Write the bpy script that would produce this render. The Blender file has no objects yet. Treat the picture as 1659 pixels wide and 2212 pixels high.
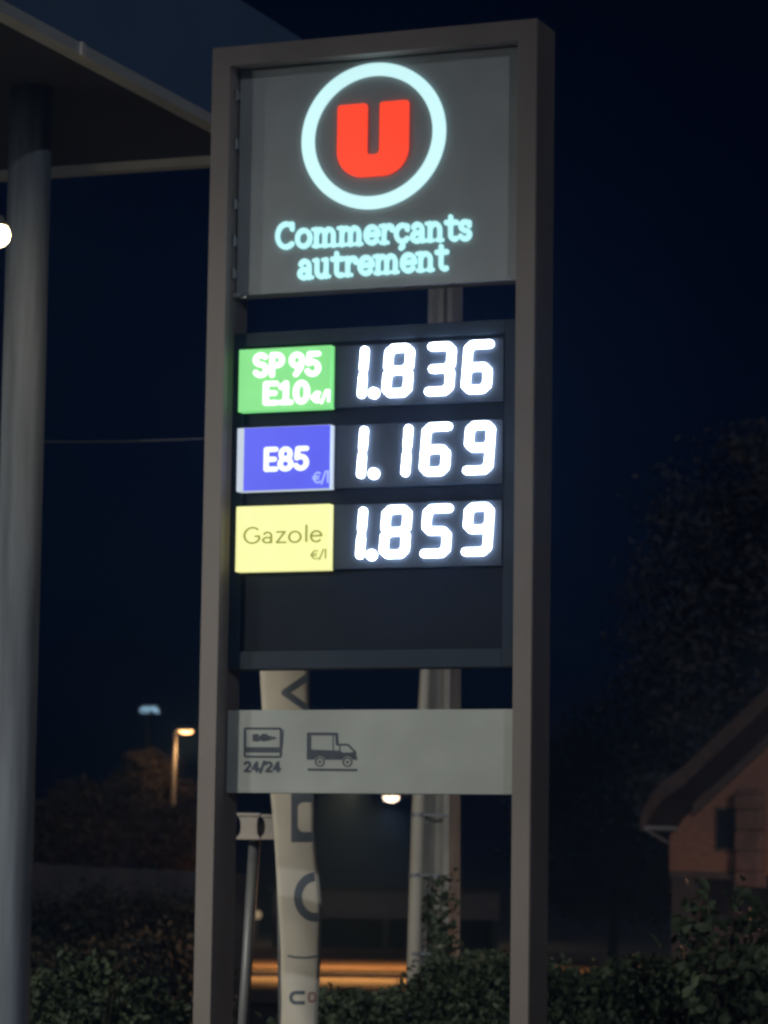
import bpy, bmesh, math, random
import numpy as np
from mathutils import Vector, Matrix
PI = math.pi
R = math.radians
random.seed(7)
rng = np.random.default_rng(7)
scene = bpy.context.scene
col = scene.collection

# ------------------------------------------------------------------ camera
FPX, PITCH, ROLL, CAMZ = 6703.0, 0.1084, 0.0140, 1.6        # focal length in pixels of a 1659 px wide picture
cp, sp = math.cos(PITCH), math.sin(PITCH)
FW = Vector((0, cp, sp)); UP0 = Vector((0, -sp, cp)); RT0 = Vector((1, 0, 0))
RT = RT0*math.cos(ROLL) + UP0*math.sin(ROLL)
UP = -RT0*math.sin(ROLL) + UP0*math.cos(ROLL)
CAM = Vector((0, 0, CAMZ))
cam = bpy.data.cameras.new('camera')
cam.sensor_fit = 'HORIZONTAL'; cam.sensor_width = 36.0
cam.lens = 36.0*FPX/1659.0
cam.clip_start = 0.1; cam.clip_end = 3000
cam.dof.use_dof = True; cam.dof.focus_distance = 11.6; cam.dof.aperture_fstop = 6.8
camo = bpy.data.objects.new('camera', cam); col.objects.link(camo)
m = Matrix((RT, UP, -FW)).transposed().to_4x4(); m.translation = CAM
camo.matrix_world = m
scene.camera = camo

def ray(x, y):
    return FW + RT*((x-829.5)/FPX) - UP*((y-1106)/FPX)
def at_y(x, y, Y):
    d = ray(x, y); return CAM + d*(Y/d.y)
def at_z(x, y, z):
    d = ray(x, y); return CAM + d*((z-CAMZ)/d.z)

# ------------------------------------------------------------------ world, fill light, exposure
world = bpy.data.worlds.new('World'); scene.world = world
world.use_nodes = True
nt = world.node_tree; nt.nodes.clear()
sky = nt.nodes.new('ShaderNodeTexSky'); sky.sky_type = 'NISHITA'; sky.sun_disc = False
SUN_EL, SUN_AZ = R(17), R(166)          # added fill for fascia and post sides: behind the camera and to its right
sky.sun_elevation = SUN_EL; sky.sun_rotation = SUN_AZ
sky.air_density = 1.0; sky.dust_density = 0.3; sky.ozone_density = 4.0
mul = nt.nodes.new('ShaderNodeMix'); mul.data_type = 'RGBA'; mul.blend_type = 'MULTIPLY'
mul.inputs[0].default_value = 1.0
mul.inputs[7].default_value = (0.10, 0.30, 1.0, 1)
bg = nt.nodes.new('ShaderNodeBackground'); bg.inputs[1].default_value = 0.0008
out = nt.nodes.new('ShaderNodeOutputWorld')
nt.links.new(sky.outputs[0], mul.inputs[6]); nt.links.new(mul.outputs[2], bg.inputs[0]); nt.links.new(bg.outputs[0], out.inputs[0])
sun = bpy.data.lights.new('fill_sun', 'SUN'); sun.energy = 0.30; sun.angle = R(0.5); sun.color = (0.93, 0.96, 1.0)
suno = bpy.data.objects.new('fill_sun', sun); col.objects.link(suno)
sd = Vector((math.sin(SUN_AZ)*math.cos(SUN_EL), math.cos(SUN_AZ)*math.cos(SUN_EL), math.sin(SUN_EL)))
suno.rotation_euler = sd.to_track_quat('Z', 'Y').to_euler()
scene.view_settings.view_transform = 'Standard'; scene.view_settings.look = 'None'
scene.view_settings.exposure = 0.0; scene.view_settings.gamma = 1.0
scene.view_settings.use_curve_mapping = False
scene.cycles.filter_width = 2.9
scene.cycles.max_bounces = 6
scene.cycles.use_denoising = True
scene.cycles.sample_clamp_direct = 20.0
scene.cycles.sample_clamp_indirect = 3.0

# ------------------------------------------------------------------ helpers
def empty(name, loc, rz=0.0):
    o = bpy.data.objects.new(name, None); col.objects.link(o)
    o.empty_display_size = 0.2
    o.location = loc; o.rotation_euler = (0, 0, rz); return o
def tag(o, label, cat, group=None, kind=None):
    if label: o['label'] = label
    if cat: o['category'] = cat
    if group: o['group'] = group
    if kind: o['kind'] = kind
    return o
def link(name, mesh, mat, parent=None, smooth=False):
    o = bpy.data.objects.new(name, mesh); col.objects.link(o)
    if mat is not None: mesh.materials.append(mat)
    if parent is not None: o.parent = parent
    if smooth:
        mesh.polygons.foreach_set('use_smooth', [True]*len(mesh.polygons))
    return o
def obj(name, bm, mat, parent=None, smooth=False):
    me = bpy.data.meshes.new(name); bmesh.ops.recalc_face_normals(bm, faces=bm.faces[:]); bm.to_mesh(me); bm.free()
    return link(name, me, mat, parent, smooth)
def box(bm, x0, x1, y0, y1, z0, z1, bevel=0.0):
    r = bmesh.ops.create_cube(bm, size=1.0)
    for v in r['verts']:
        v.co = Vector((x0+(v.co.x+.5)*(x1-x0), y0+(v.co.y+.5)*(y1-y0), z0+(v.co.z+.5)*(z1-z0)))
    if bevel:
        es = list({e for v in r['verts'] for e in v.link_edges})
        bmesh.ops.bevel(bm, geom=es, offset=bevel, segments=2, affect='EDGES', profile=0.6)
def tube(bm, pts, rad, seg=12, caps=True):
    pts = [Vector(p) for p in pts]
    if not hasattr(rad, '__len__'): rad = [rad]*len(pts)
    rings = []; prev = None
    for i, p in enumerate(pts):
        t = (pts[min(i+1, len(pts)-1)] - pts[max(i-1, 0)]).normalized()
        if prev is None:
            a = t.orthogonal().normalized()
        else:
            a = (prev - t*prev.dot(t)).normalized()
        prev = a; b = t.cross(a)
        rings.append([bm.verts.new(p + (a*math.cos(2*PI*k/seg) + b*math.sin(2*PI*k/seg))*rad[i]) for k in range(seg)])
    for i in range(len(rings)-1):
        for k in range(seg):
            bm.faces.new((rings[i][k], rings[i][(k+1) % seg], rings[i+1][(k+1) % seg], rings[i+1][k]))
    if caps:
        bm.faces.new(rings[0][::-1]); bm.faces.new(rings[-1])
def prism(bm, poly, axis, a0, a1):
    """poly of 2-D points swept along an axis ('x','y','z')."""
    def mk(p, a):
        return {'x': (a, p[0], p[1]), 'y': (p[0], a, p[1]), 'z': (p[0], p[1], a)}[axis]
    A = [bm.verts.new(mk(p, a0)) for p in poly]; B = [bm.verts.new(mk(p, a1)) for p in poly]
    bm.faces.new(A); bm.faces.new(B[::-1])
    n = len(poly)
    for i in range(n): bm.faces.new((A[i], B[i], B[(i+1) % n], A[(i+1) % n]))

# ------------------------------------------------------------------ materials
def mat(name, rgb, rough=0.6, metal=0.0, var=0.15, scale=8.0, bump=0.0, stretch=(1, 1, 1), spec=0.5, rgb2=None, detail=5):
    m_ = bpy.data.materials.new(name); m_.use_nodes = True
    n = m_.node_tree.nodes; l = m_.node_tree.links; b = n['Principled BSDF']
    b.inputs['Roughness'].default_value = rough; b.inputs['Metallic'].default_value = metal
    b.inputs['Specular IOR Level'].default_value = spec
    tc = n.new('ShaderNodeTexCoord'); mp = n.new('ShaderNodeMapping'); mp.inputs['Scale'].default_value = stretch
    nz = n.new('ShaderNodeTexNoise'); nz.inputs['Scale'].default_value = scale; nz.inputs['Detail'].default_value = detail
    cr = n.new('ShaderNodeValToRGB')
    lo = tuple(c*(1-var) for c in rgb); hi = tuple(min(1, c*(1+var)) for c in (rgb2 or rgb))
    cr.color_ramp.elements[0].color = (*lo, 1); cr.color_ramp.elements[1].color = (*hi, 1)
    cr.color_ramp.elements[0].position = .3; cr.color_ramp.elements[1].position = .7
    l.new(tc.outputs['Object'], mp.inputs[0]); l.new(mp.outputs[0], nz.inputs[0])
    l.new(nz.outputs[0], cr.inputs[0]); l.new(cr.outputs[0], b.inputs['Base Color'])
    if bump:
        bp = n.new('ShaderNodeBump'); bp.inputs['Strength'].default_value = bump; bp.inputs['Distance'].default_value = .02
        l.new(nz.outputs[0], bp.inputs['Height']); l.new(bp.outputs[0], b.inputs['Normal'])
    return m_
def emit(name, rgb, strength, var=0.0, scale=6.0, base=None):
    m_ = bpy.data.materials.new(name); m_.use_nodes = True
    n = m_.node_tree.nodes; l = m_.node_tree.links; b = n['Principled BSDF']
    b.inputs['Base Color'].default_value = (*(base or tuple(c*.5 for c in rgb)), 1)
    b.inputs['Roughness'].default_value = .4
    b.inputs['Emission Color'].default_value = (*rgb, 1); b.inputs['Emission Strength'].default_value = strength
    if var:
        tc = n.new('ShaderNodeTexCoord'); nz = n.new('ShaderNodeTexNoise'); nz.inputs['Scale'].default_value = scale
        mr = n.new('ShaderNodeMapRange'); mr.inputs[3].default_value = strength*(1-var); mr.inputs[4].default_value = strength*(1+var)
        l.new(tc.outputs['Object'], nz.inputs[0]); l.new(nz.outputs[0], mr.inputs[0]); l.new(mr.outputs[0], b.inputs['Emission Strength'])
    return m_
M = {}
M['frame'] = mat('painted_steel_frame', (.20, .176, .165), .5, 0, .13, 3.2, .04, (1, 1, .55), detail=9)
M['logo_panel'] = mat('grey_sign_film', (.33, .37, .39), .55, 0, .10, 4, detail=9)
M['info_panel'] = mat('white_sign_film', (.39, .43, .415), .55, 0, .11, 4, detail=9)
M['price_box'] = mat('dark_box_metal', (.022, .036, .054), .55, 0, .12, 5, spec=.2)
M['price_inset'] = mat('dark_acrylic', (.008, .013, .020), .6, 0, .1, 5, spec=.15)
M['led_panel'] = mat('smoked_led_panel', (.040, .058, .088), .5, 0, .12, 9, spec=.25)
M['latch'] = mat('zinc', (.5, .5, .5), .35, .6, .1, 20)
M['ring'] = emit('lit_ring', (.60, .93, .95), 1.0, .10, 2.5)
M['letter_red'] = emit('lit_red', (1.0, .060, .022), 1.0, .04, 3)
M['text_cyan'] = emit('lit_cyan', (.50, .93, .95), 1.0)
M['led'] = emit('led_white', (.74, .83, 1.0), 16.0)
M['green'] = emit('lit_green', (.21, .72, .23), .95, .10, 9)
M['blue'] = emit('lit_blue', (.072, .088, .80), .95, .10, 9)
M['yellow'] = emit('lit_yellow', (.87, .87, .36), 1.0, .07, 9)
M['label_side'] = emit('lit_label_side', (.62, .72, .85), .75)
M['label_text'] = emit('lit_label_text', (.95, 1, .98), 1.6)
M['label_text_b'] = emit('lit_label_text_blue', (.85, .92, 1.0), 1.15)
M['small_text_b'] = emit('small_lit_text_blue', (.36, .45, .95), 1.0)
M['olive'] = emit('olive_text', (.24, .26, .028), .9)
M['navy'] = mat('navy_print', (.028, .045, .075), .5, 0, .25, 30)
M['canopy_blue'] = mat('blue_canopy_cladding', (.115, .20, .37), .45, 0, .08, 2)
M['canopy_trim'] = mat('cream_canopy_trim', (.52, .55, .56), .5, 0, .12, 3)
M['soffit'] = mat('grey_soffit', (.042, .046, .066), .7, 0, .1, 2)
M['column'] = mat('blue_grey_column', (.125, .15, .19), .65, 0, .35, 5, .25, (3, 3, .22), spec=.25)
M['concrete'] = mat('pole_concrete', (.42, .41, .38), .85, 0, .25, 9, .3, (1, 1, .4))
M['conduit'] = mat('pale_conduit', (.66, .62, .52), .5, 0, .12, 6, 0, (1, 1, .3))
M['banner'] = mat('white_banner_cloth', (.80, .76, .66), .8, 0, .07, 5, .1)
M['banner_ink'] = mat('grey_blue_ink', (.15, .18, .22), .8, 0, .15, 12)
M['banner_red'] = mat('faded_red_ink', (.42, .22, .17), .8, 0, .15, 12)
M['white_box'] = mat('white_enamel', (.78, .74, .70), .4, 0, .08, 6)
M['galv'] = mat('galvanised_steel', (.30, .32, .34), .45, .3, .2, 14, 0, (1, 1, .2))
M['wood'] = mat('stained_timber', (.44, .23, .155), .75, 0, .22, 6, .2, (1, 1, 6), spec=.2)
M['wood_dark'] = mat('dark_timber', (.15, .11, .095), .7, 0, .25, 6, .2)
M['stone'] = mat('pier_stone', (.25, .15, .115), .85, 0, .3, 3.2, .5)
M['dark_glass'] = mat('dark_glass', (.012, .014, .02), .1, 0, .1, 2)
M['tile'] = mat('roof_tile', (.035, .024, .022), .8, 0, .3, 4, .4)
M['plaster'] = mat('plaster', (.10, .082, .08), .85, 0, .15, 2, .2)
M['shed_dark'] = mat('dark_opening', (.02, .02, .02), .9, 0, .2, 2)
M['rubble'] = mat('wall_stone', (.13, .112, .108), .9, 0, .4, 1.4, .6)
M['ground'] = mat('earth_ground', (.050, .046, .034), .95, 0, .4, .8, .3)
M['forecourt'] = mat('forecourt_asphalt', (.06, .06, .06), .9, 0, .25, 3, .2)
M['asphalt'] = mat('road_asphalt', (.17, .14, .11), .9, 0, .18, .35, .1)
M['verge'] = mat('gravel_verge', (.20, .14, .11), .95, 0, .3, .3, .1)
M['bark'] = mat('bark', (.07, .055, .04), .9, 0, .3, 5, .5)
M['leaf_hedge'] = mat('hedge_leaves', (.036, .058, .036), .6, 0, .45, 3.5, rgb2=(.085, .115, .068), spec=.3)
M['leaf_tree'] = mat('tree_leaves', (.052, .052, .052), .7, 0, .45, 1.2, rgb2=(.085, .082, .08), spec=.2)
M['leaf_autumn'] = mat('dry_tree_leaves', (.060, .050, .040), .7, 0, .35, 1.0, rgb2=(.10, .075, .05))
M['leaf_brush'] = mat('brush_leaves', (.030, .034, .030), .8, 0, .45, 1.4, rgb2=(.056, .060, .052), spec=.1)
M['leaf_pale'] = mat('pale_leaves', (.16, .19, .15), .6, 0, .3, 6)
M['cable'] = mat('cable', (.16, .16, .18), .6, 0, .1, 2)
M['lamp_body'] = mat('lamp_body', (.22, .21, .20), .5, .2, .1, 5)

# ------------------------------------------------------------------ lettering: strokes -> distance field -> solid mesh
def seg_d(X, Y, a, b):
    ax, ay = a; bx, by = b; dx, dy = bx-ax, by-ay
    L = dx*dx + dy*dy
    t = np.clip(((X-ax)*dx + (Y-ay)*dy)/L, 0, 1) if L > 1e-12 else 0*X
    return np.hypot(X-ax-t*dx, Y-ay-t*dy)
def strokes_d(X, Y, strokes):
    """strokes: list of (polyline, half width)"""
    D = np.full(X.shape, 9e9)
    for pl, hw in strokes:
        for a, b in zip(pl[:-1], pl[1:]): D = np.minimum(D, seg_d(X, Y, a, b)-hw)
    return D
def rect_d(X, Y, x0, x1, y0, y1, r=0.0):
    cx, cy = (x0+x1)/2, (y0+y1)/2; hx, hy = (x1-x0)/2-r, (y1-y0)/2-r
    qx, qy = np.abs(X-cx)-hx, np.abs(Y-cy)-hy
    return np.hypot(np.maximum(qx, 0), np.maximum(qy, 0)) + np.minimum(np.maximum(qx, qy), 0) - r
def poly_d(X, Y, pts):
    D = np.full(X.shape, 9e9); ins = np.zeros(X.shape, bool); n = len(pts)
    for i in range(n):
        a, b = pts[i], pts[(i+1) % n]
        D = np.minimum(D, seg_d(X, Y, a, b))
        c = ((a[1] > Y) != (b[1] > Y))
        with np.errstate(divide='ignore', invalid='ignore'):
            xi = (b[0]-a[0])*(Y-a[1])/(b[1]-a[1] if b[1] != a[1] else 1e-9)+a[0]
        ins ^= (c & (X < xi))
    return np.where(ins, -D, D)
def arc(cx, cy, rx, ry, a0, a1, n=14):
    return [(cx+rx*math.cos(R(a0+(a1-a0)*i/n)), cy+ry*math.sin(R(a0+(a1-a0)*i/n))) for i in range(n+1)]
def field_mesh(name, f, bounds, h, place, depth, mt, parent=None):
    """solid of all points with f < 0; place(x, y, d) -> 3-D point, d = distance in front of the carrying surface"""
    x0, x1, y0, y1 = bounds
    nx = max(2, int((x1-x0)/h)+2); ny = max(2, int((y1-y0)/h)+2)
    xs = x0+np.arange(nx)*h; ys = y0+np.arange(ny)*h
    X, Y = np.meshgrid(xs, ys, indexing='ij'); D = f(X, Y)
    D = np.where(np.abs(D) < 1e-9, 1e-9, D)
    vid = {}; pts = []
    def vert(key, p):
        if key not in vid: vid[key] = len(pts); pts.append(p)
        return vid[key]
    faces = []; walls = []
    C = np.minimum(np.minimum(D[:-1, :-1], D[1:, :-1]), np.minimum(D[:-1, 1:], D[1:, 1:]))
    for i, j in zip(*np.nonzero(C < 0)):
        cs = [(i, j), (i+1, j), (i+1, j+1), (i, j+1)]
        poly = []; cross = []
        for k in range(4):
            a, b = cs[k], cs[(k+1) % 4]; da, db = D[a], D[b]
            if da < 0: poly.append(vert(a, (xs[a[0]], ys[a[1]]))); cross.append(False)
            if (da < 0) != (db < 0):
                t = da/(da-db); t = min(max(t, .02), .98)
                key = (a, b) if a < b else (b, a)
                poly.append(vert(key, (xs[a[0]]+t*(xs[b[0]]-xs[a[0]]), ys[a[1]]+t*(ys[b[1]]-ys[a[1]])))); cross.append(True)
        if len(poly) < 3: continue
        faces.append(poly)
        for k in range(len(poly)):
            if cross[k] and cross[(k+1) % len(poly)]: walls.append((poly[k], poly[(k+1) % len(poly)]))
    n = len(pts)
    V = [place(p[0], p[1], depth) for p in pts] + [place(p[0], p[1], 0.0) for p in pts]
    F = [tuple(p) for p in faces] + [(a, a+n, b+n, b) for a, b in walls]
    me = bpy.data.meshes.new(name); me.from_pydata([tuple(v) for v in V], [], F); me.validate(); me.update()
    return link(name, me, mt, parent)

E_ = arc
class Thin(list): pass
def ser(x, y, l=.17, r=.17): return Thin([(x-l, y), (x+r, y)])
H = .125   # half stroke of the slab letters, x-height 1
def slab():
    g = {}
    lo, hi = H*.8, 1-H*.8
    g['C'] = ([arc(.66, .68, .54, .56, 48, 312), [(1.02, .98), (1.02, 1.22)]], 1.22)
    g['o'] = ([arc(.52, .5, .39, .385, 0, 360, 22)], 1.06)
    g['m'] = ([[(.24, lo), (.24, hi)], ser(.24, lo), ser(.12, hi, .1, .1), arc(.50, .58, .26, .30, 180, 0, 8)+[(.76, lo)], ser(.76, lo, .16, .16),
               arc(1.02, .58, .26, .30, 180, 0, 8)+[(1.28, lo)], ser(1.28, lo)], 1.56)
    g['n'] = ([[(.24, lo), (.24, hi)], ser(.24, lo), ser(.12, hi, .1, .1), arc(.53, .58, .29, .30, 180, 0, 8)+[(.82, lo)], ser(.82, lo)], 1.10)
    g['r'] = ([[(.24, lo), (.24, hi)], ser(.24, lo, .2, .24), ser(.12, hi, .1, .1), arc(.56, .55, .32, .34, 180, 70, 8), [(.70, .85), (.70, .70)]], .84)
    g['e'] = ([[(.14, .52), (.86, .52)], arc(.51, .5, .38, .385, 2, 318)], 1.0)
    g['c'] = ([arc(.51, .5, .38, .385, 50, 318), [(.79, .68), (.79, .84)]], .94)
    g['\u00e7'] = ([arc(.51, .5, .38, .385, 50, 318), [(.79, .68), (.79, .84)], [(.52, .08), (.52, -.12)], [(.55, -.12), (.42, -.20)]], .94)
    g['a'] = ([arc(.46, .62, .28, .275, 150, 0, 8)+[(.74, lo)], ser(.80, lo, .05, .14), arc(.43, .30, .27, .20, 0, 360, 16)], .98)
    g['t'] = ([[(.36, 1.16), (.36, .3)]+arc(.58, .32, .22, .22, 180, 300, 6), [(.1, hi), (.70, hi)]], .80)
    g['s'] = ([arc(.42, .70, .26, .195, 20, 250, 9)+arc(.42, .29, .28, .195, 80, -160, 9), [(.66, .72), (.66, .86)]], .82)
    g['u'] = ([[(.24, hi), (.24, .42)]+arc(.52, .40, .28, .30, 180, 360, 8), [(.80, hi), (.80, lo)], ser(.17, hi, .12, .06), ser(.72, hi, .12, .06), ser(.86, lo, .06, .14)], 1.08)
    return g
def sans():
    g = {}
    g['S'] = ([arc(.45, 1.02, .30, .28, 35, 260, 10)+arc(.45, .42, .32, .32, 80, -150, 10)], .92)
    g['P'] = ([[(.2, .1), (.2, 1.3)], [(.2, 1.3), (.45, 1.3)]+arc(.45, .98, .32, .32, 90, -90, 10)+[(.2, .66)]], .88)
    g['E'] = ([[(.76, 1.3), (.2, 1.3), (.2, .1), (.76, .1)], [(.2, .70), (.68, .70)]], .90)
    g['9'] = ([arc(.45, .95, .30, .34, 0, 360, 18), arc(.45, .95, .30, .34, 0, -30, 4)+[(.70, .55), (.40, .1)]], .92)
    g['5'] = ([[(.76, 1.3), (.26, 1.3), (.2, .74)]+arc(.44, .46, .33, .36, 110, -150, 12)], .92)
    g['1'] = ([[(.16, 1.05), (.42, 1.3), (.42, .1)], [(.16, .1), (.68, .1)]], .82)
    g['0'] = ([arc(.46, .70, .31, .60, 0, 360, 22)], .94)
    g['8'] = ([arc(.45, 1.0, .27, .30, 0, 360, 18), arc(.45, .40, .32, .31, 0, 360, 18)], .92)
    g['2'] = ([arc(.45, .95, .32, .35, 165, -20, 10)+[(.16, .1), (.80, .1)]], .94)
    g['4'] = ([[(.62, .1), (.62, 1.3), (.12, .42), (.86, .42)]], .96)
    g['/'] = ([[(.06, -.05), (.56, 1.4)]], .62)
    g['\u20ac'] = ([arc(.60, .70, .42, .60, 50, 310), [(.02, .83), (.72, .83)], [(.02, .57), (.66, .57)]], 1.0)
    g['l'] = ([[(.2, .1), (.2, 1.4)]], .44)
    g['G'] = ([arc(.66, .70, .58, .64, 48, 330, 18)+[(1.16, .62), (.86, .62)]], 1.36)
    g['a'] = ([arc(.40, .62, .28, .30, 150, 0, 8)+[(.68, .06)], arc(.38, .28, .30, .22, 0, 360, 16)], .98)
    g['z'] = ([[(.1, .92), (.68, .92), (.08, .06), (.74, .06)]], .90)
    g['o'] = ([arc(.5, .48, .42, .44, 0, 360, 22)], 1.12)
    g['e'] = ([[(.1, .52), (.84, .52)], arc(.47, .48, .38, .44, 5, 315)], .98)
    return g
GLYPH = {'slab': slab(), 'sans': sans()}
def word(text, style, hw, space=.5):
    x = 0; st = []
    for ch in text:
        if ch == ' ': x += space; continue
        s, adv = GLYPH[style][ch]
        st += [([(px+x, py) for px, py in pl], hw*(.72 if isinstance(pl, Thin) else 1)) for pl in s]; x += adv
    return st, x
def lettering(text, style, hw, p_left, p_right, plane, depth, mt, parent, name='lettering', xh=1.0, top=None, space=.5):
    """text whose baseline runs from p_left to p_right (2-D points of the carrying panel); top = (du, dv) of one x-height"""
    st, W = word(text, style, hw, space)
    ax, ay = p_left; ux, uy = (p_right[0]-ax)/W, (p_right[1]-ay)/W
    def place(x, y, d): return plane(ax+x*ux+y*top[0], ay+x*uy+y*top[1], d)
    xs = [p[0] for pl, _ in st for p in pl]; ys = [p[1] for pl, _ in st for p in pl]
    return field_mesh(name, lambda X, Y: strokes_d(X, Y, st), (min(xs)-hw*1.3, max(xs)+hw*1.3, min(ys)-hw*1.3, max(ys)+hw*1.3), hw/4.5, place, depth, mt, parent)

# ------------------------------------------------------------------ terrain
def ground_z(x, y):
    a = min(max((y-21.5)/13.0, 0), 1); z = -1.3*(a*a*(3-2*a))
    b = min(max((y-93)/9.0, 0), 1); z -= 1.0*(b*b*(3-2*b))
    return z
def sheet(name, xs, ys, mt, dz, kind='structure'):
    V = []; F = []
    for y in ys:
        for x in xs:
            n = .05*math.sin(x*.7+y*.31)*math.sin(y*.53-x*.2) if (dz == 0 and 22 < y < 60) else 0
            V.append((x, y, ground_z(x, y)+dz+n-(.05 if (dz == 0 and y > 21.5) else 0)))
    nx = len(xs)
    for j in range(len(ys)-1):
        for i in range(nx-1): F.append((j*nx+i, j*nx+i+1, (j+1)*nx+i+1, (j+1)*nx+i))
    me = bpy.data.meshes.new(name); me.from_pydata(V, [], F); me.update()
    o = link(name, me, mt); o['kind'] = kind; return o
gx = [-900, -400, -200, -100, -60] + list(np.linspace(-40, 40, 41)) + [60, 100, 200, 400, 900]
gy = [-60, -20, 0, 8, 14] + list(np.linspace(16, 62, 47)) + list(np.linspace(64, 104, 21)) + [120, 160, 240, 400, 700, 1400]
sheet('ground', gx, gy, M['ground'], 0)
sheet('forecourt', [-30, -15, -4, 0, 6, 20], [-25, -10, 0, 6, 11, 14], M['forecourt'], .004)
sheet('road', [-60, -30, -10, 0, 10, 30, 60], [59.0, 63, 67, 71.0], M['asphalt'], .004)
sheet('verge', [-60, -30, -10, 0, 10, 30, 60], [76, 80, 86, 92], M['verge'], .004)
bm = bmesh.new(); box(bm, -60, 60, 71.0, 71.2, -1.5, -1.18, .02)
obj('kerb', bm, M['rubble'])['kind'] = 'structure'

# ------------------------------------------------------------------ canopy of the filling station
CZ = 5.1
P0 = at_z(0, 30, CZ); P1 = at_z(450, 270, CZ)
dirF = (P1-P0); dirF.z = 0; dirF.normalize()                 # along the visible long side, away from the camera
Q0 = at_z(125, 383, CZ); Q1 = at_z(446, 361, CZ)
den = dirF.x*(Q1-Q0).y - dirF.y*(Q1-Q0).x
t_ = ((Q0-P0).x*(Q1-Q0).y - (Q0-P0).y*(Q1-Q0).x)/den
corner = P0 + dirF*t_
dirS = (Q0-Q1); dirS.z = 0; dirS.normalize()                 # along the far end, to the left
nS = Vector((-dirF.y, dirF.x, 0))
if nS.x > 0: nS = -nS                                        # into the canopy
can = empty('station_canopy', (corner.x, corner.y, CZ))
tag(can, 'blue fascia filling station canopy with cream lower trim, cut off at top left', 'canopy')
LEN, WID, HF = 24.0, 11.0, 0.77
def cpt(a, b, z):                                             # a along the long side back toward the camera, b along the far end
    return Vector((0, 0, 0)) - dirF*a + dirS*b + Vector((0, 0, z))
def rounded(a0, a1, b0, b1, r, n=8):
    pts = []
    for (ca, cb, s) in ((a0+r, b0+r, 180), (a1-r, b0+r, 270), (a1-r, b1-r, 0), (a0+r, b1-r, 90)):
        for k in range(n+1):
            an = R(s+90*k/n); pts.append((ca+r*math.cos(an), cb+r*math.sin(an)))
    return pts
def slab_ring(name, loop_o, loop_i, z0, z1, mt):
    bm = bmesh.new(); n = len(loop_o)
    A = [bm.verts.new(cpt(*p, z0)) for p in loop_o]; B = [bm.verts.new(cpt(*p, z1)) for p in loop_o]
    Ci = [bm.verts.new(cpt(*p, z0)) for p in loop_i]; Di = [bm.verts.new(cpt(*p, z1)) for p in loop_i]
    for i in range(n):
        j = (i+1) % n
        bm.faces.new((A[i], A[j], B[j], B[i])); bm.faces.new((Ci[i], Di[i], Di[j], Ci[j]))
        bm.faces.new((A[i], Ci[i], Ci[j], A[j])); bm.faces.new((B[i], B[j], Di[j], Di[i]))
    return obj(name, bm, mt, can)
outer = rounded(0, LEN, 0, WID, .30); inner = rounded(.06, LEN-.06, .06, WID-.06, .24)
# fascia with its outer top corner rounded
bm = bmesh.new()
FEX = .75                                                      # the far end leans out toward its top
prof = [(.03, .0535), (0, .0535), (0, HF-.10), (.02, HF-.04), (.06, HF-.01), (.12, HF)]
rings = []
for off, z in prof:
    lp = rounded(off-FEX*max(z-.054, 0)/HF, LEN-off, off, WID-off, max(.34-off, .05)); rings.append([bm.verts.new(cpt(*p, z)) for p in lp])
n = len(rings[0])
for a, b in zip(rings[:-1], rings[1:]):
    for i in range(n): bm.faces.new((a[i], a[(i+1) % n], b[(i+1) % n], b[i]))
bm.faces.new(rings[-1]); bm.faces.new(rings[0][::-1])
obj('fascia', bm, M['canopy_blue'], can)
out2 = rounded(-.02, LEN+.02, -.02, WID+.02, .32)
slab_ring('trim', out2, inner, 0, .053, M['canopy_trim'])
bm = bmesh.new()
A = [bm.verts.new(cpt(*p, .045)) for p in inner]; B = [bm.verts.new(cpt(*p, .2)) for p in inner]
bm.faces.new(A); bm.faces.new(B[::-1])
for i in range(len(A)): bm.faces.new((A[i], B[i], B[(i+1) % len(A)], A[(i+1) % len(A)]))
obj('soffit', bm, M['soffit'], can)
jp = at_z(155, 108, CZ+.025); jd = jp-can.location
bm = bmesh.new(); bmesh.ops.create_cube(bm, size=1.0)
for v in bm.verts: v.co = dirF*(v.co.x*.035)+nS*(v.co.y*.012)+Vector((0, 0, v.co.z*.058))
tj = obj('trim_joint', bm, M['white_box'], can); aj = (corner-jp).dot(dirF); tj.location = cpt(aj, -.027, .026)
# recessed downlights farther along the canopy
lampmat = emit('downlight_glass', (1.0, .90, .70), 3.0)
def downlight(p, watts):
    bm = bmesh.new(); box(bm, -.45, .45, -.16, .16, -.03, .0, .01)
    d = obj('downlight', bm, lampmat, can)
    d.location = Vector((p[0], p[1], CZ+.044)) - can.location
    L = bpy.data.lights.new('downlight', 'AREA'); L.shape = 'RECTANGLE'; L.size = .9; L.size_y = .32
    L.energy = watts; L.color = (1.0, .95, .82)
    lo = bpy.data.objects.new('downlight_light', L); col.objects.link(lo); lo.location = (p[0], p[1], CZ+.008)
downlight((-7.8, 7.3), 800)
downlight((-8.6, 9.9), 420)

# column of the canopy
c0 = at_z(68, 212, CZ)
colr = empty('canopy_column', (c0.x, c0.y, 0))
tag(colr, 'blue grey round steel column holding up the canopy at the left edge', 'column')
bm = bmesh.new(); tube(bm, [(0, 0, 0), (0, 0, .03), (0, 0, CZ+.044)], [.101, .101, .101], 40); obj('shaft', bm, M['column'], colr, True)
bm = bmesh.new(); box(bm, -.2, .2, -.2, .2, 0, .02, .004)
for sx in (-1, 1):
    for sy in (-1, 1): tube(bm, [(sx*.15, sy*.15, .02), (sx*.15, sy*.15, .05)], .014, 8)
obj('base_plate', bm, M['galv'], colr)
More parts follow.
